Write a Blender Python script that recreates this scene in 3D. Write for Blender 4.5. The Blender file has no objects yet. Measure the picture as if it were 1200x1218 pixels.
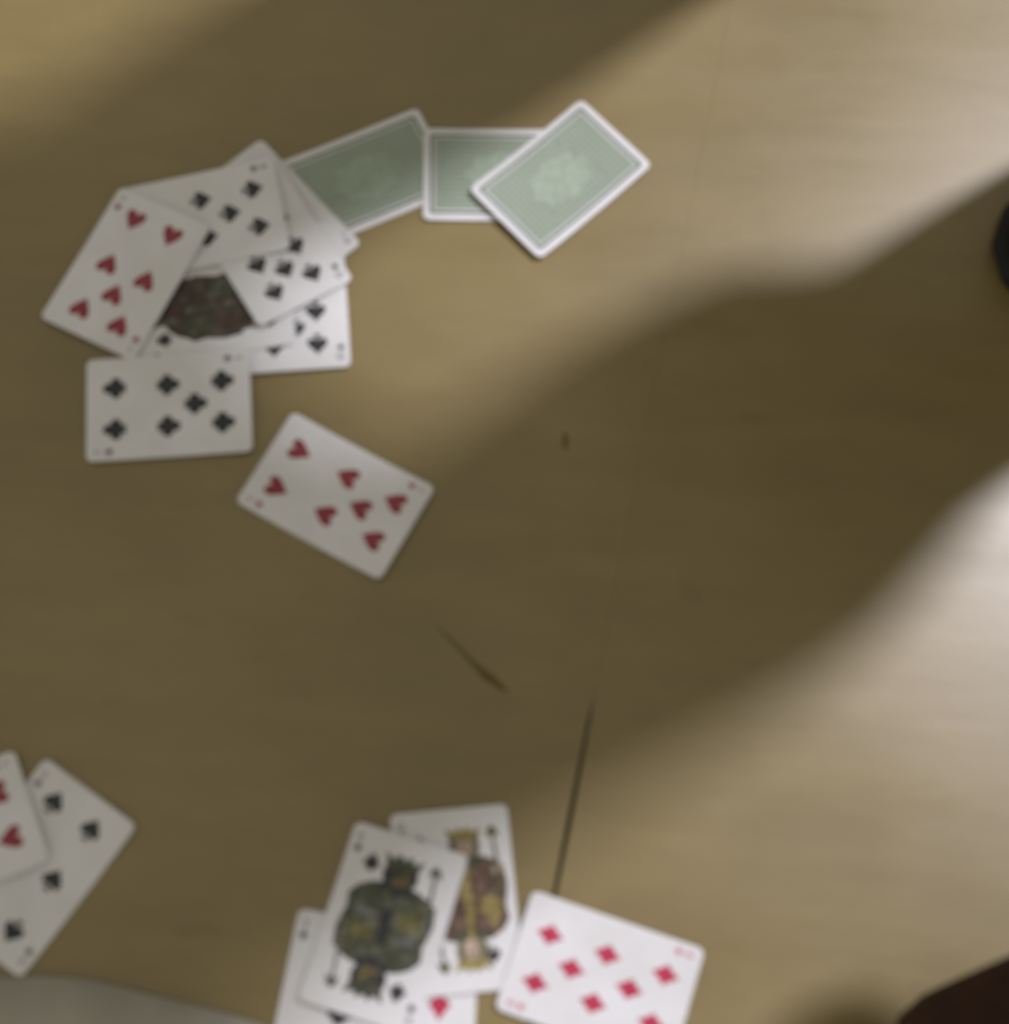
import bpy, bmesh, math, random
from mathutils import Vector, Matrix
random.seed(7)
sc = bpy.context.scene
COL = sc.collection

# ------------------------------------------------------------ camera
cam_d = bpy.data.cameras.new('camera')
cam = bpy.data.objects.new('camera', cam_d)
COL.objects.link(cam)
cam.matrix_world = (Matrix.Translation((0, 0, 0.764)) @ Matrix.Rotation(math.radians(17.5), 4, 'X')
                    @ Matrix.Rotation(0.0694, 4, 'Z'))
cam_d.sensor_fit = 'HORIZONTAL'
cam_d.sensor_width = 36.0
cam_d.lens = 54.0
cam_d.clip_start = 0.02
cam_d.clip_end = 50
cam_d.dof.use_dof = True            # soft, badly focused phone picture
cam_d.dof.focus_distance = 1.7
cam_d.dof.aperture_fstop = 6.0
sc.camera = cam

# ------------------------------------------------------------ ambient room light and the one lamp
world = bpy.data.worlds.new('World')
sc.world = world
world.use_nodes = True
bg = world.node_tree.nodes['Background']
bg.inputs['Color'].default_value = (1.0, 0.94, 0.80, 1)
bg.inputs['Strength'].default_value = 0.40
LIGHT = Vector((1.962, 1.706, 3.1))
ld = bpy.data.lights.new('room_lamp', 'AREA')
ld.shape = 'DISK'
ld.size = 0.25
ld.energy = 134
ld.color = (0.98, 0.955, 1.06)
lamp = bpy.data.objects.new('room_lamp', ld)
COL.objects.link(lamp)
lamp.location = LIGHT
lamp.rotation_euler = (Vector((0.05, 0.25, 0)) - LIGHT).to_track_quat('-Z', 'Y').to_euler()
sc.view_settings.view_transform = 'Standard'
sc.view_settings.look = 'None'
sc.view_settings.exposure = 0.0
sc.view_settings.gamma = 1.0
sc.view_settings.use_curve_mapping = False
sc.render.engine = 'CYCLES'

# ------------------------------------------------------------ materials
def new_mat(name):
    m = bpy.data.materials.new(name)
    m.use_nodes = True
    return m, m.node_tree, m.node_tree.nodes['Principled BSDF']

def noise(nt, scale, detail=3, rough=0.5, stretch=None, rotz=0, loc=(0, 0, 0), coord='Object'):
    tc = nt.nodes.new('ShaderNodeTexCoord')
    mp = nt.nodes.new('ShaderNodeMapping')
    mp.inputs['Location'].default_value = loc
    mp.inputs['Rotation'].default_value = (0, 0, rotz)
    if stretch:
        mp.inputs['Scale'].default_value = stretch
    nt.links.new(tc.outputs[coord], mp.inputs['Vector'])
    n = nt.nodes.new('ShaderNodeTexNoise')
    n.inputs['Scale'].default_value = scale
    n.inputs['Detail'].default_value = detail
    n.inputs['Roughness'].default_value = rough
    nt.links.new(mp.outputs['Vector'], n.inputs['Vector'])
    return n.outputs['Fac']

def ramp(nt, fac, stops):
    r = nt.nodes.new('ShaderNodeValToRGB')
    el = r.color_ramp.elements
    while len(el) < len(stops):
        el.new(0.5)
    for e, (p, c) in zip(el, stops):
        e.position = p
        e.color = (*c, 1)
    nt.links.new(fac, r.inputs['Fac'])
    return r.outputs['Color']

def mixc(nt, a, b, fac, mode='MIX'):
    m = nt.nodes.new('ShaderNodeMix')
    m.data_type = 'RGBA'
    m.blend_type = mode
    for s, v in ((m.inputs[6], a), (m.inputs[7], b), (m.inputs[0], fac)):
        if isinstance(v, (int, float)):
            s.default_value = v
        elif isinstance(v, tuple):
            s.default_value = (*v, 1)
        else:
            nt.links.new(v, s)
    return m.outputs[2]

def bump(nt, bsdf, h, strength, dist):
    b = nt.nodes.new('ShaderNodeBump')
    b.inputs['Strength'].default_value = strength
    b.inputs['Distance'].default_value = dist
    nt.links.new(h, b.inputs['Height'])
    nt.links.new(b.outputs['Normal'], bsdf.inputs['Normal'])

SEAM_ANG = math.atan2(0.138 - 0.05, 0.051 - 0.0383)      # direction of the board joint

def floor_material():
    m, nt, b = new_mat('varnished_board')
    a = noise(nt, 5.0, 4, 0.55)
    grain = noise(nt, 9.0, 5, 0.6, (1.0, 5.0, 1.0), -0.25)
    fine = noise(nt, 60.0, 3, 0.6, (1.0, 7.0, 1.0), -0.25)
    base = ramp(nt, a, [(0.25, (0.206, 0.152, 0.047)), (0.5, (0.252, 0.188, 0.067)), (0.78, (0.300, 0.222, 0.090))])
    g = ramp(nt, grain, [(0.3, (0.80, 0.79, 0.76)), (0.6, (1.0, 1.0, 1.0)), (0.8, (1.07, 1.06, 1.05))])
    c1 = mixc(nt, base, g, 0.5, 'MULTIPLY')
    f = ramp(nt, fine, [(0.3, (0.93, 0.92, 0.90)), (0.7, (1.04, 1.04, 1.04))])
    c2 = mixc(nt, c1, f, 0.6, 'MULTIPLY')
    # scuffs and dark worn specks
    wear = noise(nt, 16.0, 2, 0.5, (1, 2.2, 1), 0.5, (3.1, 1.7, 0))
    w = ramp(nt, wear, [(0.70, (1, 1, 1)), (0.80, (0.72, 0.70, 0.64))])
    c3 = mixc(nt, c2, w, 0.8, 'MULTIPLY')
    nt.links.new(c3, b.inputs['Base Color'])
    rr = ramp(nt, noise(nt, 7.0, 4, 0.6, (1, 2.5, 1), -0.2, (5, 2, 0)), [(0.25, (0.32,) * 3), (0.75, (0.44,) * 3)])
    nt.links.new(rr, b.inputs['Roughness'])
    b.inputs['Specular IOR Level'].default_value = 0.88
    bump(nt, b, grain, 0.11, 0.0012)
    return m

def paper(name, col, var=0.06, rough=0.42):
    m, nt, b = new_mat(name)
    n = noise(nt, 45, 4, 0.6)
    lo = tuple(c * (1 - var) for c in col)
    c = ramp(nt, n, [(0.3, lo), (0.7, col)])
    d = noise(nt, 14, 3, 0.6, None, 0, (2, 9, 4))
    dirt = ramp(nt, d, [(0.35, (0.90, 0.885, 0.85)), (0.62, (1, 1, 1))])
    nt.links.new(mixc(nt, c, dirt, 0.8, 'MULTIPLY'), b.inputs['Base Color'])
    b.inputs['Roughness'].default_value = rough
    b.inputs['Specular IOR Level'].default_value = 0.4
    return m

def ink(name, col, rough=0.45):
    m, nt, b = new_mat(name)
    n = noise(nt, 300, 3, 0.6)
    hi = tuple(min(1, c * 1.25 + 0.012) for c in col)
    nt.links.new(ramp(nt, n, [(0.35, col), (0.7, hi)]), b.inputs['Base Color'])
    b.inputs['Roughness'].default_value = rough
    return m

def back_print():
    # fine diaper pattern of the card back
    m, nt, b = new_mat('card_back_print')
    tc = nt.nodes.new('ShaderNodeTexCoord')
    mp = nt.nodes.new('ShaderNodeMapping')
    mp.inputs['Rotation'].default_value = (0, 0, math.radians(45))
    nt.links.new(tc.outputs['Object'], mp.inputs['Vector'])
    ch = nt.nodes.new('ShaderNodeTexChecker')
    ch.inputs['Scale'].default_value = 420
    ch.inputs['Color1'].default_value = (0.26, 0.315, 0.245, 1)
    ch.inputs['Color2'].default_value = (0.36, 0.425, 0.34, 1)
    nt.links.new(mp.outputs['Vector'], ch.inputs['Vector'])
    v = ramp(nt, noise(nt, 40, 3, 0.6), [(0.3, (0.93, 0.93, 0.93)), (0.7, (1.03, 1.03, 1.03))])
    nt.links.new(mixc(nt, ch.outputs['Color'], v, 0.8, 'MULTIPLY'), b.inputs['Base Color'])
    b.inputs['Roughness'].default_value = 0.4
    return m

def cloth(name, col, rough=0.9):
    m, nt, b = new_mat(name)
    n = noise(nt, 40, 4, 0.6)
    nt.links.new(ramp(nt, n, [(0.3, tuple(c * 0.8 for c in col)), (0.7, tuple(c * 1.2 for c in col))]), b.inputs['Base Color'])
    b.inputs['Roughness'].default_value = rough
    b.inputs['Specular IOR Level'].default_value = 0.2
    bump(nt, b, noise(nt, 30, 4, 0.6), 0.4, 0.01)
    return m

M_FLOOR = floor_material()
M_SUB = cloth('dark_subfloor', (0.02, 0.015, 0.008))
M_FACE = paper('card_stock', (0.835, 0.835, 0.86))
M_EDGE = paper('card_edge', (0.62, 0.60, 0.54))
M_BACK = back_print()
M_LINE = ink('back_line_green', (0.10, 0.14, 0.10))
M_MEDAL = ink('back_medallion_green', (0.310, 0.380, 0.295))
M_RED = ink('red_ink', (0.46, 0.018, 0.07))
M_RED_SHADED = ink('shaded_red_ink', (0.27, 0.028, 0.045))  # shade put into the ink: a darker red for hearts lying in shadow
M_BLACK = ink('black_ink', (0.022, 0.022, 0.024))
def figure_ink(name, col):
    m, nt, b = new_mat(name)
    n = noise(nt, 210, 3, 0.65)
    hi = tuple(c * 1.6 + 0.05 for c in col)
    lo = tuple(c * 0.65 for c in col)
    nt.links.new(ramp(nt, n, [(0.34, lo), (0.52, col), (0.70, hi)]), b.inputs['Base Color'])
    b.inputs['Roughness'].default_value = 0.45
    return m
INK = {
    'dkgreen': figure_ink('figure_dark_green', (0.075, 0.080, 0.050)),
    'olive': figure_ink('figure_olive', (0.12, 0.115, 0.04)),
    'grey': figure_ink('figure_grey', (0.15, 0.15, 0.13)),
    'brown': figure_ink('figure_brown', (0.13, 0.075, 0.05)),
    'dkbrown': figure_ink('figure_dark_brown', (0.055, 0.034, 0.024)),
    'skin': figure_ink('figure_flesh', (0.42, 0.33, 0.25)),
    'black': M_BLACK, 'red': M_RED,
    'gold': figure_ink('figure_gold', (0.30, 0.24, 0.07)),
}

# ------------------------------------------------------------ object helpers
def tag(o, label=None, cat=None, group=None, kind=None):
    for k, v in (('label', label), ('category', cat), ('group', group), ('kind', kind)):
        if v:
            o[k] = v
    return o

def mesh_obj(name, verts, faces, mats, parent=None, midx=None, smooth=False):
    me = bpy.data.meshes.new(name)
    me.from_pydata(verts, [], faces)
    for m in (mats if isinstance(mats, (list, tuple)) else [mats]):
        me.materials.append(m)
    if midx:
        me.polygons.foreach_set('material_index', midx)
    if smooth:
        me.polygons.foreach_set('use_smooth', [True] * len(me.polygons))
    me.update()
    o = bpy.data.objects.new(name, me)
    COL.objects.link(o)
    if parent:
        o.parent = parent
    return o

# ------------------------------------------------------------ floor: boards meeting at a joint that opens a little
def build_floor():
    root = bpy.data.objects.new('floor', None)
    COL.objects.link(root)
    tag(root, kind='structure')
    d = Vector((math.cos(SEAM_ANG), math.sin(SEAM_ANG)))
    n = Vector((d.y, -d.x))                       # to the right of the joint
    p0 = Vector((0.0383, 0.05))
    # (distance along the joint, half gap): tight, opens, tight
    prof = [(-2.6, 5e-5), (-0.35, 5e-5), (-0.2, 0.0006), (0.0, 0.0010), (0.03, 0.0012), (0.06, 0.0009),
            (0.085, 0.0007), (0.093, 0.0003), (0.10, 4e-5), (0.5, 4e-5), (2.6, 4e-5)]
    T = 0.018
    wob = [random.uniform(-0.0002, 0.0002) for _ in prof]
    for side in (1, -1):
        inner = [p0 + d * s + n * (side * g + w) for (s, g), w in zip(prof, wob)]
        outer = [p0 + d * s + n * side * 2.4 for s, g in prof]
        vs, fs = [], []
        for z in (0, -T):
            for lst in (inner, outer):
                vs += [(p.x, p.y, z) for p in lst]
        k = len(prof)
        for i in range(k - 1):
            a, b, c, e = i, i + 1, k + i + 1, k + i
            top = [a, e, c, b] if side > 0 else [a, b, c, e]
            fs.append(top)
            fs.append([v + 2 * k for v in reversed(top)])
            w = [a, b, b + 2 * k, a + 2 * k]
            fs.append(w if side > 0 else w[::-1])
            w = [e, c, c + 2 * k, e + 2 * k]
            fs.append(w[::-1] if side > 0 else w)
        mesh_obj('board', vs, fs, M_FLOOR, root)
    z = -T - 0.004
    mesh_obj('subfloor', [(-3, -3, z), (3, -3, z), (3, 3, z), (-3, 3, z)], [[0, 1, 2, 3]], M_SUB, root)
build_floor()

def scuff(name, pts, label):
    # a small gouge: shallow raised burr of dark dirt stuck to the board
    vs = [(x, y, 0.0004) for x, y in pts]
    cx = sum(p[0] for p in pts) / len(pts)
    cy = sum(p[1] for p in pts) / len(pts)
    k = len(vs)
    vs += [(x + (x - cx) * 0.25, y + (y - cy) * 0.25, 0.00004) for x, y in pts] + [(cx, cy, 0.0009)]
    fs = [[i, (i + 1) % k, 2 * k] for i in range(k)] + [[k + i, k + (i + 1) % k, (i + 1) % k, i] for i in range(k)]
    o = mesh_obj(name, vs, fs, M_SCUFF)
    return tag(o, label, 'dirt speck')
M_SCUFF = cloth('dry_dirt', (0.15, 0.108, 0.040))
scuff('dirt_speck', [(0.0288, 0.2868), (0.0300, 0.2872), (0.0312, 0.2840), (0.0306, 0.2800), (0.0296, 0.2788), (0.0290, 0.2815)],
      'small dark dirt speck on the bare shaded floor above centre')
scuff('dirt_streak', [(-0.0300, 0.1765), (-0.0200, 0.1682), (-0.0100, 0.1592), (-0.0015, 0.1540), (0.0050, 0.1475), (0.0020, 0.1480), (-0.0060, 0.1522), (-0.0120, 0.1588), (-0.0205, 0.1672)],
      'short dark dirt streak on the floor left of the board joint')

# ------------------------------------------------------------ playing cards
L, W, TH, RAD = 0.088, 0.0584, 0.00032, 0.0036

def outline(l, w, r, n=6):
    pts = []
    for cx, cy, a0 in ((l / 2 - r, w / 2 - r, 0), (-l / 2 + r, w / 2 - r, 90), (-l / 2 + r, -w / 2 + r, 180), (l / 2 - r, -w / 2 + r, 270)):
        for i in range(n):
            a = math.radians(a0 + 90 * i / (n - 1))
            pts.append((cx + r * math.cos(a), cy + r * math.sin(a)))
        # extra points along the straight edges so the bend shows
    out = []
    for i, p in enumerate(pts):
        q = pts[(i + 1) % len(pts)]
        out.append(p)
        dd = math.hypot(q[0] - p[0], q[1] - p[1])
        k = int(dd / 0.012)
        for j in range(1, k + 1):
            t = j / (k + 1)
            out.append((p[0] + (q[0] - p[0]) * t, p[1] + (q[1] - p[1]) * t))
    return out

PLACED = []

class Card:
    def __init__(self, x, y, t, label, group, curl=0.0, twist=0.0, name='playing_card'):
        self.x, self.y, self.t = x, y, t
        self.curl, self.twist = curl * 1.8, twist + random.choice((-1, 1)) * random.uniform(0.00005, 0.0003)
        ct, st = math.cos(t), math.sin(t)
        self.to_world = lambda u, v: (x + u * ct - v * st, y + u * st + v * ct)
        self.to_local = lambda X, Y: ((X - x) * ct + (Y - y) * st, -(X - x) * st + (Y - y) * ct)
        # rest the card on whatever already lies below it
        def h(u, v):
            X, Y = self.to_world(u, v)
            z = 0.0
            for c in PLACED:
                a, b = c.to_local(X, Y)
                if abs(a) <= L / 2 and abs(b) <= W / 2:
                    z = max(z, c.z(a, b) + TH)
            return z
        self.c = [h(su * L / 2, sv * W / 2) for su, sv in ((-1, -1), (1, -1), (1, 1), (-1, 1))]
        self.c0 = 0.0
        need = -1
        for i in range(25):
            for j in range(17):
                u, v = (i / 24 - .5) * L, (j / 16 - .5) * W
                need = max(need, h(u, v) + 0.00005 - self.z(u, v))
        self.c0 = need
        PLACED.append(self)
        self.root = bpy.data.objects.new(name, None)
        COL.objects.link(self.root)
        self.root.location = (x, y, 0)
        self.root.rotation_euler = (0, 0, t)
        tag(self.root, label, 'playing card', group)
        self.stock()

    def z(self, u, v):
        a, b = u / L + .5, v / W + .5
        c = self.c
        bil = c[0] * (1 - a) * (1 - b) + c[1] * a * (1 - b) + c[2] * a * b + c[3] * (1 - a) * b
        return self.c0 + bil + self.curl * ((2 * u / L) ** 2) + self.twist * (2 * u / L) * (2 * v / W)

    def stock(self):
        ring = outline(L, W, RAD)
        n = len(ring)
        scales = (1.0, 0.985, 0.8, 0.6, 0.4, 0.2)
        vs, fs, mi = [], [], []
        for top in (1, 0):
            base = len(vs)
            for s in scales:
                for u, v in ring:
                    dz = TH if top else 0
                    if s == 1.0:
                        dz = TH * (0.7 if top else 0.3)
                    vs.append((u * s, v * s, self.z(u * s, v * s) + dz))
            vs.append((0, 0, self.z(0, 0) + (TH if top else 0)))
            for k in range(len(scales) - 1):
                for i in range(n):
                    j = (i + 1) % n
                    f = [base + k * n + i, base + k * n + j, base + (k + 1) * n + j, base + (k + 1) * n + i]
                    fs.append(f if top else f[::-1]); mi.append(0)
            for i in range(n):
                f = [base + (len(scales) - 1) * n + i, base + (len(scales) - 1) * n + (i + 1) % n, len(vs) - 1]
                fs.append(f if top else f[::-1]); mi.append(0)
        off = len(scales) * n + 1
        for i in range(n):
            j = (i + 1) % n
            fs.append([off + i, off + j, j, i]); mi.append(1)
        mesh_obj('card_stock', vs, fs, [M_FACE, M_EDGE], self.root, mi, smooth=False)

    def flat(self, name, pts, mat, lift=0.00006, parent=None):
        """a printed shape following the card's surface; pts in card coordinates (u, v)"""
        vs = [(u, v, self.z(u, v) + TH + lift) for u, v in pts]
        return mesh_obj(name, vs, [list(range(len(vs)))], mat, parent or self.root)

def mirror(half):
    # half outline, right side from top to bottom -> full loop, clockwise in (x, y)
    return half + [(-x, y) for x, y in reversed(half) if abs(x) > 1e-6]

def club_outline(n=60):
    circ = [(0, 0.24, 0.235), (-0.24, -0.08, 0.235), (0.24, -0.08, 0.235)]
    pts = []
    for i in range(n):
        a = 2 * math.pi * i / n
        dx, dy = math.cos(a), math.sin(a)
        best = 0.12
        for cx, cy, r in circ:
            bq = dx * cx + dy * cy
            disc = bq * bq - (cx * cx + cy * cy - r * r)
            if disc > 0:
                best = max(best, bq + math.sqrt(disc))
        if dy < -0.9:
            best = max(best, 0.5 / -dy)
        pts.append((best * dx, best * dy))
    return pts
SUIT = {
    'spade': mirror([(0, .54), (.08, .42), (.22, .27), (.38, .11), (.46, -.05), (.45, -.19), (.35, -.29), (.21, -.28), (.09, -.2), (.06, -.19), (.09, -.34), (.2, -.5)]),
    'heart': mirror([(0, .24), (.06, .37), (.17, .46), (.3, .48), (.42, .41), (.49, .27), (.46, .1), (.32, -.14), (.14, -.36), (0, -.55)]),
    'diamond': mirror([(0, .56), (.1, .38), (.25, .17), (.41, 0), (.25, -.17), (.1, -.38), (0, -.56)]),
    'club': club_outline(),
}
SUITMAT = {'spade': M_BLACK, 'club': M_BLACK, 'heart': M_RED_SHADED, 'diamond': M_RED}
A_, B_ = 0.0293, 0.0118
def layout(rank):
    cols3 = [(r, s) for r in (A_, 0, -A_) for s in (B_, -B_)]
    cols2 = [(r, s) for r in (A_, -A_) for s in (B_, -B_)]
    cols4 = [(r, s) for r in (A_, A_ / 3, -A_ / 3, -A_) for s in (B_, -B_)]
    return {2: [(A_, 0), (-A_, 0)], 3: [(A_, 0), (0, 0), (-A_, 0)], 4: cols2, 5: cols2 + [(0, 0)], 6: cols3,
            7: cols3 + [(A_ / 2, 0)], 8: cols3 + [(A_ / 2, 0), (-A_ / 2, 0)], 9: cols4 + [(0, 0)],
            10: cols4 + [(2 * A_ / 3, 0), (-2 * A_ / 3, 0)]}[rank]

def text_shape(s):
    cu = bpy.data.curves.new('t', 'FONT')
    cu.body = s
    cu.align_x = 'CENTER'
    cu.size = 1.0
    cu.resolution_u = 3
    o = bpy.data.objects.new('t', cu)
    COL.objects.link(o)
    dg = bpy.context.evaluated_depsgraph_get()
    me = bpy.data.meshes.new_from_object(o.evaluated_get(dg))
    vs = [(v.co.x, v.co.y) for v in me.vertices]
    fs = [list(p.vertices) for p in me.polygons]
    bpy.data.objects.remove(o)
    bpy.data.curves.remove(cu)
    bpy.data.meshes.remove(me)
    return vs, fs
TXT = {}
def pip(card, suit, u, v, size, flip, name='pip', lift=0.00006, parent=None):
    s = -1 if flip else 1
    # card "up" is +u, card "right" is -v
    pts = [(u + s * y * size, v - s * x * size) for x, y in SUIT[suit]]
    return card.flat(name, pts, SUITMAT[suit], lift, parent)

def index(card, text, suit):
    if text not in TXT:
        TXT[text] = text_shape(text)
    vs0, fs = TXT[text]
    for s in (1, -1):
        size = 0.0062
        cu, cv = s * (L / 2 - 0.0085), s * (W / 2 - 0.0048)
        vs = []
        for x, y in vs0:
            u, v = cu + s * y * size, cv - s * x * size * 0.8
            vs.append((u, v, card.z(u, v) + TH + 0.00006))
        mesh_obj('corner_index', vs, fs, SUITMAT[suit], card.root)
        pip(card, suit, s * (L / 2 - 0.0118), s * (W / 2 - 0.0048), 0.0040, s < 0, 'corner_pip')

def number_card(x, y, t, rank, suit, label, group, size=0.0118, **kw):
    c = Card(x, y, t, label, group, **kw)
    for u, v in layout(rank):
        pip(c, suit, u, v, size, u < -1e-6)
    index(c, str(rank), suit)
    return c

def back_card(x, y, t, label, group, **kw):
    c = Card(x, y, t, label, group, **kw)
    def grid(name, l, w, r, mat, lift, n=6):
        ring = outline(l, w, r, n)
        vs, fs = [], []
        scales = (1, .75, .5, .25)
        for s in scales:
            vs += [(u * s, v * s, c.z(u * s, v * s) + TH + lift) for u, v in ring]
        vs.append((0, 0, c.z(0, 0) + TH + lift))
        k = len(ring)
        for q in range(len(scales) - 1):
            fs += [[q * k + i, q * k + (i + 1) % k, (q + 1) * k + (i + 1) % k, (q + 1) * k + i] for i in range(k)]
        fs += [[(len(scales) - 1) * k + i, (len(scales) - 1) * k + (i + 1) % k, len(vs) - 1] for i in range(k)]
        return mesh_obj(name, vs, fs, mat, c.root)
    def frame(name, l, w, r, wd, mat, lift):
        o1, o2 = outline(l, w, r), outline(l - 2 * wd, w - 2 * wd, max(r - wd, 0.0004))
        k = min(len(o1), len(o2))
        if len(o1) != len(o2):
            sl, sw = (l - 2 * wd) / l, (w - 2 * wd) / w
            o2 = [(u * sl, v * sw) for u, v in o1]
            k = len(o1)
        vs = [(u, v, c.z(u, v) + TH + lift) for u, v in o1 + o2]
        return mesh_obj(name, vs, [[i, (i + 1) % k, k + (i + 1) % k, k + i] for i in range(k)], mat, c.root)
    p = grid('back_panel', L - 0.0080, W - 0.0080, 0.0018, M_BACK, 0.00005)
    frame('border_line', L - 0.0076, W - 0.0076, 0.0019, 0.0012, M_LINE, 0.00010)
    frame('border_line', L - 0.0120, W - 0.0120, 0.0010, 0.0007, M_FACE, 0.00010)
    # central lozenge medallion
    pts = []
    for i in range(48):
        a = 2 * math.pi * i / 48
        rr = 1 + 0.10 * math.cos(8 * a)
        pts.append((0.019 * rr * math.cos(a), 0.0135 * rr * math.sin(a)))
    c.flat('medallion', pts, M_MEDAL, 0.00010)
    return c

def court_card(x, y, t, suit, letter, pal, label, group, fill=False, spread=1.0, shift=0.0, **kw):
    """double-ended court figure, generic: crowned head, shoulders, robe panels, staff and sash"""
    c = Card(x, y, t, label, group, **kw)
    frame_l, frame_w = 0.0335, 0.0185
    shapes = []
    def both(name, pts, key, lay):
        mat = INK[pal.get(key, key)]
        for s in (1, -1):
            c.flat(name, [(s * u, s * v * spread + shift) for u, v in pts], mat, 0.00004 + 0.000012 * lay)
    if fill:
        both('figure_ground', [(0, -.0178), (.008, -.0180), (.016, -.0168), (.022, -.0135), (.0265, -.008), (.0275, -.002), (.027, .004), (.0245, .0105), (.020, .0145), (.013, .0172), (.006, .0180), (0, .0178)], 'ground', 0)
    # robe: broad body from the waist to the shoulders
    both('robe', [(0, -.0190), (.006, -.0198), (.013, -.0188), (.0175, -.0150), (.0200, -.0090), (.0205, -.003), (.0205, .004),
                  (.0195, .0100), (.016, .0158), (.011, .0192), (.004, .0180), (0, .0190)], 'robe', 1)
    both('robe_panel', [(0, -.0155), (.009, -.0165), (.0155, -.0120), (.0185, -.0060), (.012, -.0035), (0, -.0045)], 'panel', 2)
    both('robe_panel', [(0, .0060), (.010, .0045), (.0180, .0065), (.0170, .0120), (.0105, .0160), (0, .0140)], 'panel2', 2)
    both('collar', [(.0165, -.0085), (.0205, -.0065), (.0215, 0), (.0205, .0065), (.0165, .0085), (.0135, 0)], 'trim', 3)
    both('sash', [(0, -.0020), (.0205, -.0010), (.0205, .0012), (0, .0030)], 'trim2', 3)
    for k in range(4):
        u0 = .002 + k * .0036
        both('sleeve_stripe', [(u0, -.0172 + .0006 * k), (u0 + .0014, -.0172 + .0006 * k), (u0 + .0024, -.0105), (u0 + .0010, -.0105)], 'trim', 3)
        both('sleeve_stripe', [(u0, .0090), (u0 + .0014, .0090), (u0 + .0006, .0168 - .0008 * k), (u0 - .0004, .0168 - .0008 * k)], 'trim2', 3)
    both('hair', [(.0195, -.0060), (.0235, -.0078), (.0285, -.0072), (.0305, -.0030), (.0305, .0030), (.0285, .0072), (.0235, .0078), (.0195, .0060)], 'hair', 4)
    both('face', [(.0195, -.0030), (.0215, -.0045), (.0265, -.0047), (.0285, -.0030), (.0285, .0030), (.0265, .0047), (.0215, .0045), (.0195, .0030)], 'face', 5)
    both('eye', [(.0252, -.0026), (.0260, -.0018), (.0252, -.0010), (.0246, -.0018)], 'black', 6)
    both('eye', [(.0252, .0010), (.0260, .0018), (.0252, .0026), (.0246, .0018)], 'black', 6)
    both('mouth', [(.0212, -.0014), (.0217, -.0014), (.0217, .0014), (.0212, .0014)], 'red', 6)
    both('crown', [(.0290, -.0072), (.0345, -.0088), (.0320, -.0045), (.0352, -.0026), (.0325, 0), (.0352, .0026), (.0320, .0045), (.0345, .0088), (.0290, .0072)], 'crown', 6)
    both('staff', [(.001, -.0178), (.0300, -.0150), (.0302, -.0136), (.001, -.0160)], 'staff', 5)
    both('staff_head', [(.0285, -.0178), (.0330, -.0160), (.0345, -.0140), (.0325, -.0118), (.0288, -.0112), (.0300, -.0145)], 'staff', 6)
    both('hand', [(.0110, -.0185), (.0150, -.0190), (.0160, -.0150), (.0140, -.0125), (.0105, -.0140)], 'face', 7)
    for s in (1, -1):
        pip(c, suit, s * .0275, s * .0155, .0085, s < 0, 'pip', 0.00006)
    index(c, letter, suit)
    return c

GP = 'loose cards heaped on the floor'
GB = 'face down cards in a row'
# --- heap of face-up cards at upper left, bottom to top
back_card(-0.0904, 0.4342, 0.5116, 'green-grey backed card tucked under the heap of face-up cards', GB, curl=0.0004)
number_card(-0.1420, 0.4014, -0.7710, 9, 'spade', 'black-suit card sticking up behind the heap, its corner highest of all', GP, curl=0.0003)
number_card(-0.1242, 0.3559, -1.4179, 10, 'spade', 'black-suit card at the lower right of the heap, bright right corner', GP, curl=0.0002)
court_card(-0.1684, 0.3461, 0.2292, 'club', 'J',
           dict(ground='dkbrown', robe='dkbrown', panel='dkbrown', panel2='dkgreen', trim='dkbrown', trim2='dkgreen', hair='dkgreen', face='dkbrown', crown='dkgreen', staff='dkgreen'),
           'face-up card whose dark brown figure shows in the middle of the upper left heap', GP, fill=True)
number_card(-0.1416, 0.3869, -0.9503, 10, 'spade', 'slanted black-suit card on the right side of the heap', GP, curl=0.0002)
number_card(-0.1783, 0.3984, 0.2841, 8, 'spade', 'black-suit card lying along the top of the heap', GP, curl=0.0003)
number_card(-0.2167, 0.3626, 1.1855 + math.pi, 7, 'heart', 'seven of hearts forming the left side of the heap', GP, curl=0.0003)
number_card(-0.1835, 0.2868, 0.1428, 7, 'club', 'seven of clubs lying crosswise below the heap', GP, curl=0.0004, size=0.0125)
# --- the other face-down cards
back_card(-0.0154, 0.4412, 0.0741, 'face-down card lying level between two other green-grey backs', GB, curl=0.0003)
back_card(0.0186, 0.4407, 0.8162, 'brightest face-down card, tilted, rightmost of the green-grey backs', GB, curl=0.0011)
# --- single card
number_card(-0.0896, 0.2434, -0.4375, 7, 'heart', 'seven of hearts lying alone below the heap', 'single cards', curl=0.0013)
# --- left edge
number_card(-0.2177, 0.0425, 1.0289, 6, 'spade', 'six of spades at the left edge with four black pips in view', 'cards at the left edge', curl=0.0010, size=0.0115)
number_card(-0.2620, 0.0520, 0.4701, 5, 'heart', 'red-suit card cut off by the left edge, lying on a black six', 'cards at the left edge', curl=0.0004)
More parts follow.
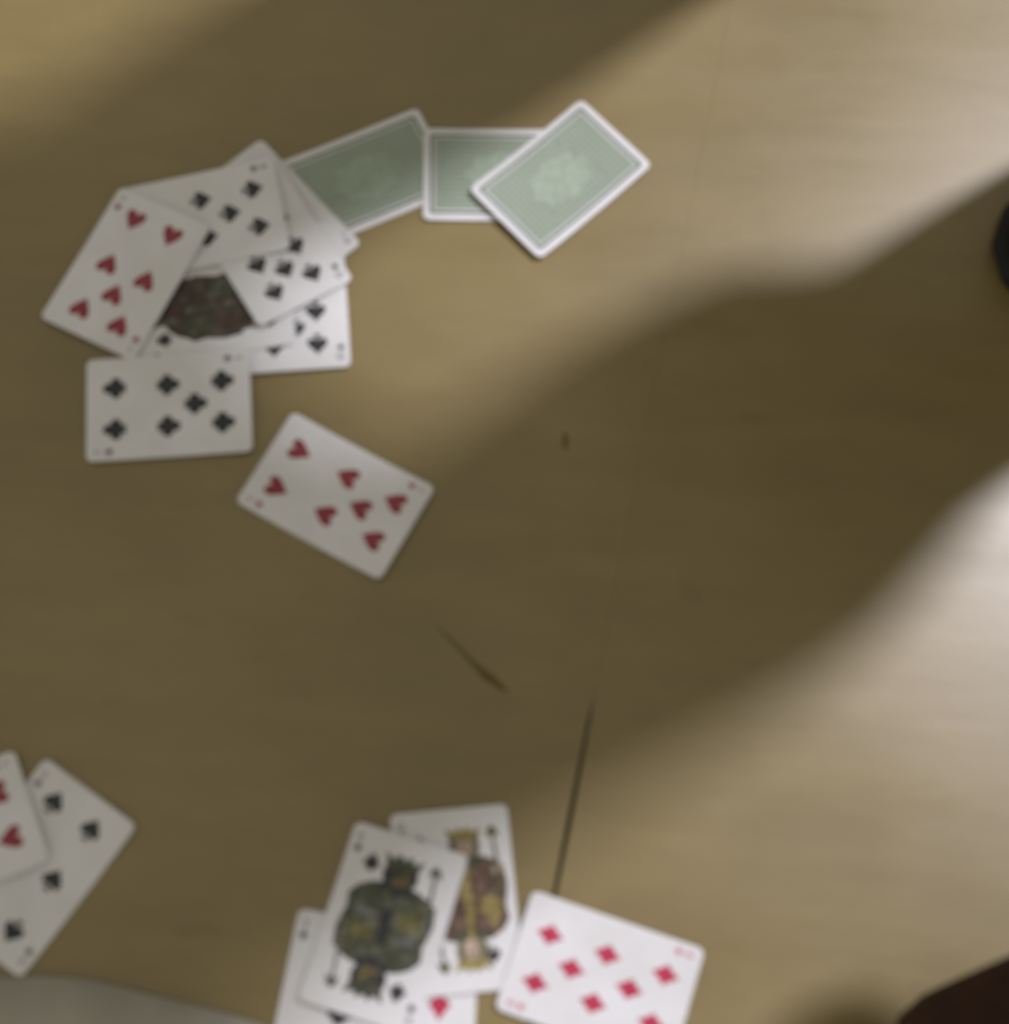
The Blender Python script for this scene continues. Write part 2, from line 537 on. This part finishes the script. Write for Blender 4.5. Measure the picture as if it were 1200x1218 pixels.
# --- dull sheet in the bottom left corner
def paper_sheet():
    top = [(-0.3300, -0.0200), (-0.2848, -0.0170), (-0.2485, -0.0140), (-0.2213, -0.0096), (-0.2054, -0.0082), (-0.1872, -0.0081), (-0.1688, -0.0104),
           (-0.1502, -0.0138), (-0.1317, -0.0167), (-0.1132, -0.0197), (-0.0947, -0.0242), (-0.0818, -0.0320), (-0.0790, -0.0420)]
    rows = 7
    vs, fs = [], []
    for z0 in (0.0006, 0.0):
        for r in range(rows):
            k = r / (rows - 1)
            for i, (x, y) in enumerate(top):
                wave = 0.0012 * (1 - k) * (1 + math.sin(x * 60)) * 0.5 + 0.0006 * math.sin(x * 35 + k * 3) ** 2
                vs.append((x, y - k * (0.15 + y), z0 + 0.0002 + wave))
    n = len(top)
    o2 = rows * n
    for r in range(rows - 1):
        for i in range(n - 1):
            f = [r * n + i, (r + 1) * n + i, (r + 1) * n + i + 1, r * n + i + 1]
            fs.append(f)
            fs.append([v + o2 for v in reversed(f)])
    rim = [i for i in range(n)] + [r * n + n - 1 for r in range(1, rows)] + [(rows - 1) * n + i for i in range(n - 2, -1, -1)] + [r * n for r in range(rows - 2, 0, -1)]
    for a, b in zip(rim, rim[1:] + rim[:1]):
        fs.append([a, b, b + o2, a + o2])
    o = mesh_obj('paper_sheet', vs, fs, paper('dull_grey_paper', (0.41, 0.39, 0.325), 0.12, 0.7), None, None, True)
    tag(o, 'dull grey-green paper sheet lying in the bottom left corner', 'paper')
paper_sheet()
# --- bottom centre
GC = 'cards fanned at the bottom edge'
number_card(-0.0255, -0.0385, 1.6048, 5, 'diamond', 'card with one red diamond in view at the bottom edge under the figure cards', GC, size=0.0135)
number_card(-0.0620, -0.0155, 1.4654, 3, 'club', 'nearly blank white card at the bottom edge, left of the dark figure card', GC, curl=0.0002)
court_card(-0.0104, 0.0403, 1.7326, 'spade', 'Q',
           dict(robe='brown', panel='brown', panel2='gold', trim='dkgreen', trim2='gold', hair='olive', face='skin', crown='gold', staff='olive'),
           'figure card in brown and olive, its top right corner touching bare floor', GC, curl=0.0004, shift=-0.006)
court_card(-0.0442, 0.0253, 1.3384, 'club', 'K',
           dict(robe='dkgreen', panel='olive', panel2='grey', trim='black', trim2='black', hair='black', face='olive', crown='dkgreen', staff='grey'),
           'figure card in dark green and grey, tilted, on top of the fan', GC, curl=0.0004, spread=1.15)
number_card(0.0617, 0.0081, -0.2579, 8, 'diamond', 'eight of diamonds lying brightly lit at the bottom edge', GC, curl=0.0010, size=0.0125)

# ------------------------------------------------------------ people kneeling round the game (only knees reach the picture)
def skin_body(name, verts, radii, edges, root_i, parent=None, sub=2):
    me = bpy.data.meshes.new(name)
    me.from_pydata(verts, edges, [])
    o = bpy.data.objects.new(name, me)
    COL.objects.link(o)
    md = o.modifiers.new('Skin', 'SKIN')
    md.use_smooth_shade = True
    md.branch_smoothing = 0.6
    for i, r in enumerate(radii):
        sv = me.skin_vertices[0].data[i]
        sv.radius = r if isinstance(r, tuple) else (r, r)
        sv.use_root = (i == root_i)
    ms = o.modifiers.new('Sub', 'SUBSURF')
    ms.levels = sub
    ms.render_levels = sub
    dg = bpy.context.evaluated_depsgraph_get()
    m2 = bpy.data.meshes.new_from_object(o.evaluated_get(dg))
    bpy.data.objects.remove(o)
    o = bpy.data.objects.new(name, m2)
    m2.name = name
    COL.objects.link(o)
    m2.polygons.foreach_set('use_smooth', [True] * len(m2.polygons))
    if parent:
        o.parent = parent
    return o

M_SKIN = cloth('skin', (0.20, 0.115, 0.075), 0.6)
M_HAIR = cloth('hair', (0.012, 0.010, 0.009), 0.6)
M_EYE = cloth('eye_dark', (0.02, 0.015, 0.012), 0.3)

def person(x, y, facing, scale, trousers, shirt, label, group, lean=(0.0, 0.0), hands=((0.20, 0.10, 0.17), (0.20, -0.10, 0.17))):
    """kneeling, sitting on the heels; +X is the facing direction, origin between the knees on the floor"""
    S = scale
    V, R, Ed, K = [], [], [], []
    def add(p, r, frm=None, k='shirt'):
        V.append((p[0] * S, p[1] * S, p[2] * S)); R.append(tuple(q * S for q in r) if isinstance(r, tuple) else r * S); K.append(k)
        if frm is not None:
            Ed.append((frm, len(V) - 1))
        return len(V) - 1
    lx, ly = lean
    HX = -0.36                                              # hips behind the knees
    pel = add((HX, 0, 0.20), (0.115, 0.10), None, 'trousers')
    wai = add((HX + 0.02 + lx * .3, ly * .3, 0.33), (0.105, 0.085), pel)
    che = add((HX + 0.05 + lx * .7, ly * .7, 0.48), (0.125, 0.095), wai)
    nb = add((HX + 0.08 + lx, ly, 0.60), (0.065, 0.055), che)
    nk = add((HX + 0.095 + lx * 1.1, ly * 1.1, 0.665), 0.042, nb, 'skin')
    hd = add((HX + 0.12 + lx * 1.2, ly * 1.2, 0.745), (0.074, 0.082), nk, 'skin')
    ht = add((HX + 0.12 + lx * 1.2, ly * 1.2, 0.83), (0.055, 0.062), hd, 'skin')
    for s in (1, -1):
        hip = add((HX + 0.04, 0.075 * s, 0.175), 0.078, pel, 'trousers')
        mid = add((HX * .5, 0.078 * s, 0.150), 0.070, hip, 'trousers')
        kne = add((-0.03, 0.075 * s, 0.082), 0.060, mid, 'trousers')
        sh1 = add((-0.10, 0.080 * s, 0.050), 0.047, kne, 'trousers')
        sh2 = add((-0.24, 0.080 * s, 0.045), 0.044, sh1, 'trousers')
        ank = add((-0.37, 0.075 * s, 0.038), 0.034, sh2, 'trousers')
        add((-0.47, 0.065 * s, 0.026), 0.026, ank, 'skin')
        h = hands[0] if s > 0 else hands[1]
        sho = add((HX + 0.06 + lx, 0.135 * s + ly, 0.555), 0.056, che)
        el = (HX + 0.09 + lx * .7, 0.20 * s + ly * .6, 0.345)
        elb = add(el, 0.043, sho)
        wr = (HX + h[0], h[1], h[2] + 0.055)
        mp = tuple(a * .5 + b * .5 for a, b in zip(el, wr))
        fm = add(mp, 0.037, elb, 'shirt')
        wrv = add(wr, 0.026, fm, 'skin')
        dirv = Vector(wr) - Vector(mp)
        dirv.z = min(dirv.z, -0.02)
        dirv.normalize()
        pal = Vector(wr) + dirv * 0.06
        pv = add(tuple(pal), (0.034, 0.016), wrv, 'skin')
        side = Vector((-dirv.y, dirv.x, 0)).normalized()
        for k, (off, ln) in enumerate(((-.024, .050), (-.008, .062), (.008, .058), (.024, .045))):
            b0 = pal + side * off + dirv * 0.03
            a1 = add(tuple(b0), 0.0095, pv, 'skin')
            a2 = add(tuple(b0 + dirv * ln * .55 + Vector((0, 0, -.004))), 0.0085, a1, 'skin')
            add(tuple(b0 + dirv * ln + Vector((0, 0, -.016))), 0.007, a2, 'skin')
        t0 = pal - dirv * 0.02 - side * 0.036 * s
        a1 = add(tuple(t0), 0.010, pv, 'skin')
        add(tuple(t0 + dirv * .035 - side * .014 * s), 0.008, a1, 'skin')
    root = bpy.data.objects.new('person', None)
    COL.objects.link(root)
    root.location = (x, y, 0)
    root.rotation_euler = (0, 0, facing)
    tag(root, label, 'person', group)
    body = skin_body('body', V, R, Ed, 0, root)
    paint_body(body, V, R, Ed, K, {'trousers': trousers, 'shirt': shirt, 'skin': M_SKIN})
    me = body.data
    lowest = min(v.co.z for v in me.vertices)
    body.location.z = -lowest + 0.0005
    head_bits(root, (HX + 0.12 + lx * 1.2) * S, ly * 1.2 * S, 0.745 * S, S, body.location.z)
    return root

AZ = math.radians(41)
def st(s, t):
    u = (math.cos(AZ), math.sin(AZ))
    return s * u[0] - t * u[1], s * u[1] + t * u[0]

def loft(name, sections, mat, parent, n=20):
    """closed shell through sections (x, half width, bottom z, top z, flatness)"""
    vs, fs = [], []
    for x, hw, z0, z1, y0 in sections:
        for i in range(n):
            a = 2 * math.pi * i / n
            ca, sa = math.cos(a), math.sin(a)
            py = math.copysign(abs(ca) ** 0.8, ca) * hw + y0
            pz = (z0 + z1) / 2 + math.copysign(abs(sa) ** 0.7, sa) * (z1 - z0) / 2
            vs.append((x, py, pz))
    k = len(sections)
    for r in range(k - 1):
        for i in range(n):
            j = (i + 1) % n
            fs.append([r * n + i, r * n + j, (r + 1) * n + j, (r + 1) * n + i])
    fs.append(list(range(n))[::-1])
    fs.append([(k - 1) * n + i for i in range(n)])
    return mesh_obj(name, vs, fs, mat, parent, None, True)

def head_bits(root, cx, cy, cz, S, dz=0.0):
    def ball(name, c, r, mat, seg=20, cut=None):
        bm = bmesh.new()
        bmesh.ops.create_uvsphere(bm, u_segments=seg, v_segments=seg // 2 + 2, radius=1)
        for v in bm.verts:
            v.co = Vector((v.co.x * r[0], v.co.y * r[1], v.co.z * r[2]))
            if cut:
                cut(v)
            v.co = (v.co + Vector(c)) * S + Vector((cx, cy, cz))
        mm = bpy.data.meshes.new(name)
        bm.to_mesh(mm)
        bm.free()
        mm.materials.append(mat)
        mm.polygons.foreach_set('use_smooth', [True] * len(mm.polygons))
        o = bpy.data.objects.new(name, mm)
        COL.objects.link(o)
        o.parent = root
        o.location.z = dz
        return o
    def haircut(v):
        if v.co.x > 0.02 and v.co.z < 0.045:
            v.co.x = 0.02
        v.co *= 1 + 0.04 * math.sin(40 * v.co.y) * math.cos(35 * v.co.z)
    ball('hair', (-0.012, 0, 0.055), (0.094, 0.090, 0.095), M_HAIR, 28, haircut)
    for s in (1, -1):
        ball('eye', (0.076, 0.030 * s, 0.030), (0.010, 0.013, 0.007), M_EYE, 12)
        ball('ear', (-0.002, 0.086 * s, 0.017), (0.020, 0.010, 0.028), M_SKIN, 12)
    ball('nose', (0.086, 0, 0.007), (0.016, 0.011, 0.020), M_SKIN, 12)
    ball('mouth', (0.074, 0, -0.029), (0.009, 0.022, 0.006), M_LIP, 12)

M_LIP = cloth('lip', (0.22, 0.07, 0.06), 0.5)

def paint_body(body, V, R, Ed, K, mats):
    me = body.data
    order = list(mats)
    for k in order:
        me.materials.append(mats[k])
    rr = lambda r: (max(r) if isinstance(r, tuple) else r) * 0.85
    segs = [(Vector(V[a]), Vector(V[b]), K[b], rr(R[a]), rr(R[b])) for a, b in Ed]
    out = []
    for p in me.polygons:
        q = p.center
        bd, bk = 9, order[0]
        for a, b, k, ra, rb in segs:
            ab = b - a
            t = max(0, min(1, (q - a).dot(ab) / max(ab.length_squared, 1e-9)))
            d = (q - a - ab * t).length - (ra + (rb - ra) * t)
            if d < bd:
                bd, bk = d, k
        out.append(order.index(bk))
    me.polygons.foreach_set('material_index', out)

def hand_chain(add, wr, dirv, wrv, s, sc=1.0):
    pal = Vector(wr) + dirv * 0.055 * sc
    pv = add(tuple(pal), (0.032 * sc, 0.016 * sc), wrv, 'skin')
    side = dirv.cross(Vector((0, 1, 0)))
    side = side.normalized() if side.length > 0.2 else Vector((1, 0, 0))
    for off, ln in ((-.022, .046), (-.0075, .058), (.0075, .054), (.022, .042)):
        b0 = pal + side * off * sc + dirv * 0.028 * sc
        a1 = add(tuple(b0), 0.0085 * sc, pv, 'skin')
        a2 = add(tuple(b0 + dirv * ln * .55 * sc + Vector((0, -.004 * s, 0))), 0.0078 * sc, a1, 'skin')
        add(tuple(b0 + dirv * ln * sc + Vector((0, -.016 * s, 0))), 0.0065 * sc, a2, 'skin')
    t0 = pal - dirv * 0.02 * sc + side * 0.034 * sc
    a1 = add(tuple(t0), 0.0095 * sc, pv, 'skin')
    add(tuple(t0 + dirv * .032 * sc + side * .012 * sc), 0.0075 * sc, a1, 'skin')

def standing_person(x, y, facing, left_foot, right_foot, trousers, shirt, shoe, label, group):
    """child standing with feet apart; +X is the facing direction, feet = (x, y) of each ankle"""
    V, R, Ed, K = [], [], [], []
    def add(p, r, frm=None, k='shirt'):
        V.append(tuple(p)); R.append(r); K.append(k)
        if frm is not None:
            Ed.append((frm, len(V) - 1))
        return len(V) - 1
    pel = add((0, 0.02, 0.875), 0.150, None, 'trousers')
    wai = add((0.0, 0.03, 0.945), 0.190, pel)
    che = add((0.0, 0.02, 1.06), 0.180, wai)
    nb = add((0.0, 0.02, 1.17), (0.060, 0.052), che)
    nk = add((0.01, 0.02, 1.215), 0.040, nb, 'skin')
    hd = add((0.03, 0.02, 1.285), (0.074, 0.082), nk, 'skin')
    add((0.03, 0.02, 1.37), (0.055, 0.062), hd, 'skin')
    for s, ft in ((1, left_foot), (-1, right_foot)):
        hip = Vector((0, 0.130 if s > 0 else -0.112, 0.735))
        ank = Vector((ft[0], ft[1], 0.075))
        rad = (0.094, 0.098, 0.112, 0.074, 0.078, 0.076) if s > 0 else (0.080, 0.080, 0.082, 0.080, 0.078, 0.074)
        h = add(tuple(hip), rad[0], pel, 'trousers')
        th = add(tuple(hip.lerp(ank, .20)), rad[1], h, 'trousers')
        k = add(tuple(hip.lerp(ank, .46) + Vector((0.022, -0.008 if s > 0 else 0, 0))), rad[2], th, 'trousers')
        hm = add(tuple(hip.lerp(ank, .54) + Vector((0.022, 0, 0))), rad[3], k, 'trousers')
        cf = add(tuple(hip.lerp(ank, .72)), rad[4], hm, 'trousers')
        an = add(tuple(ank), rad[5], cf, 'trousers')
        add((ank.x + 0.01, ank.y, 0.045), 0.045, an, 'skin')
        sho = add((0, 0.02 + 0.165 * s, 1.115), 0.056, che)
        el = Vector((-0.02, 0.205 if s > 0 else -0.195, 0.91))
        e = add(tuple(el), 0.047, sho)
        wr = Vector((0.17, 0.08, 0.90)) if s > 0 else Vector((0.05, -0.195, 0.72))
        fm = add(tuple(el.lerp(wr, .5)), 0.037, e, 'shirt')
        w = add(tuple(wr), 0.024, fm, 'skin')
        hand_chain(add, wr, (wr - el).normalized(), w, s, 0.85)
    root = bpy.data.objects.new('person', None)
    COL.objects.link(root)
    root.location = (x, y, 0)
    root.rotation_euler = (0, 0, facing)
    tag(root, label, 'person', group)
    body = skin_body('body', V, R, Ed, 0, root)
    paint_body(body, V, R, Ed, K, {'trousers': trousers, 'shirt': shirt, 'skin': M_SKIN})
    head_bits(root, 0.03, 0.02, 1.285, 1.0)
    for ft in (left_foot, right_foot):
        fx, fy = ft[0], ft[1] - 0.018
        up = [(-.075, .018, .010, .045, 0), (-.068, .030, .006, .072, 0), (-.045, .037, .006, .088, 0), (-.01, .040, .006, .086, 0), (.03, .041, .006, .070, 0),
              (.07, .045, .006, .056, 0), (.105, .047, .006, .050, 0), (.135, .042, .006, .044, 0), (.155, .030, .008, .036, 0), (.163, .014, .012, .028, 0)]
        sh = loft('shoe', [(fx + a, b, c, d, fy) for a, b, c, d, e in up], shoe, root)
        loft('sole', [(fx + a * 1.03, b * 1.06, 0.0004, 0.012, fy) for a, b, c, d, e in up], M_SOLE, sh)
    return root
M_SOLE = cloth('shoe_sole', (0.03, 0.03, 0.028))

GPEO = 'people round the game'
x1, y1 = st(0.64, 0.235)
standing_person(x1, y1, AZ + math.pi, (0.010, 0.143), (0.0, -0.192), cloth('black_trousers', (0.012, 0.013, 0.013)), cloth('grey_shirt', (0.10, 0.10, 0.11)),
                cloth('black_shoe', (0.010, 0.011, 0.010), 0.5),
                'person standing past the right edge, only a black shoe tip in view', GPEO)
person(0.205, -0.108, math.pi + 0.42, 0.85, cloth('brown_trousers', (0.045, 0.022, 0.015)), cloth('blue_shirt', (0.09, 0.11, 0.18)),
       'person kneeling past the bottom right corner, dark brown trousered knee in view', GPEO)
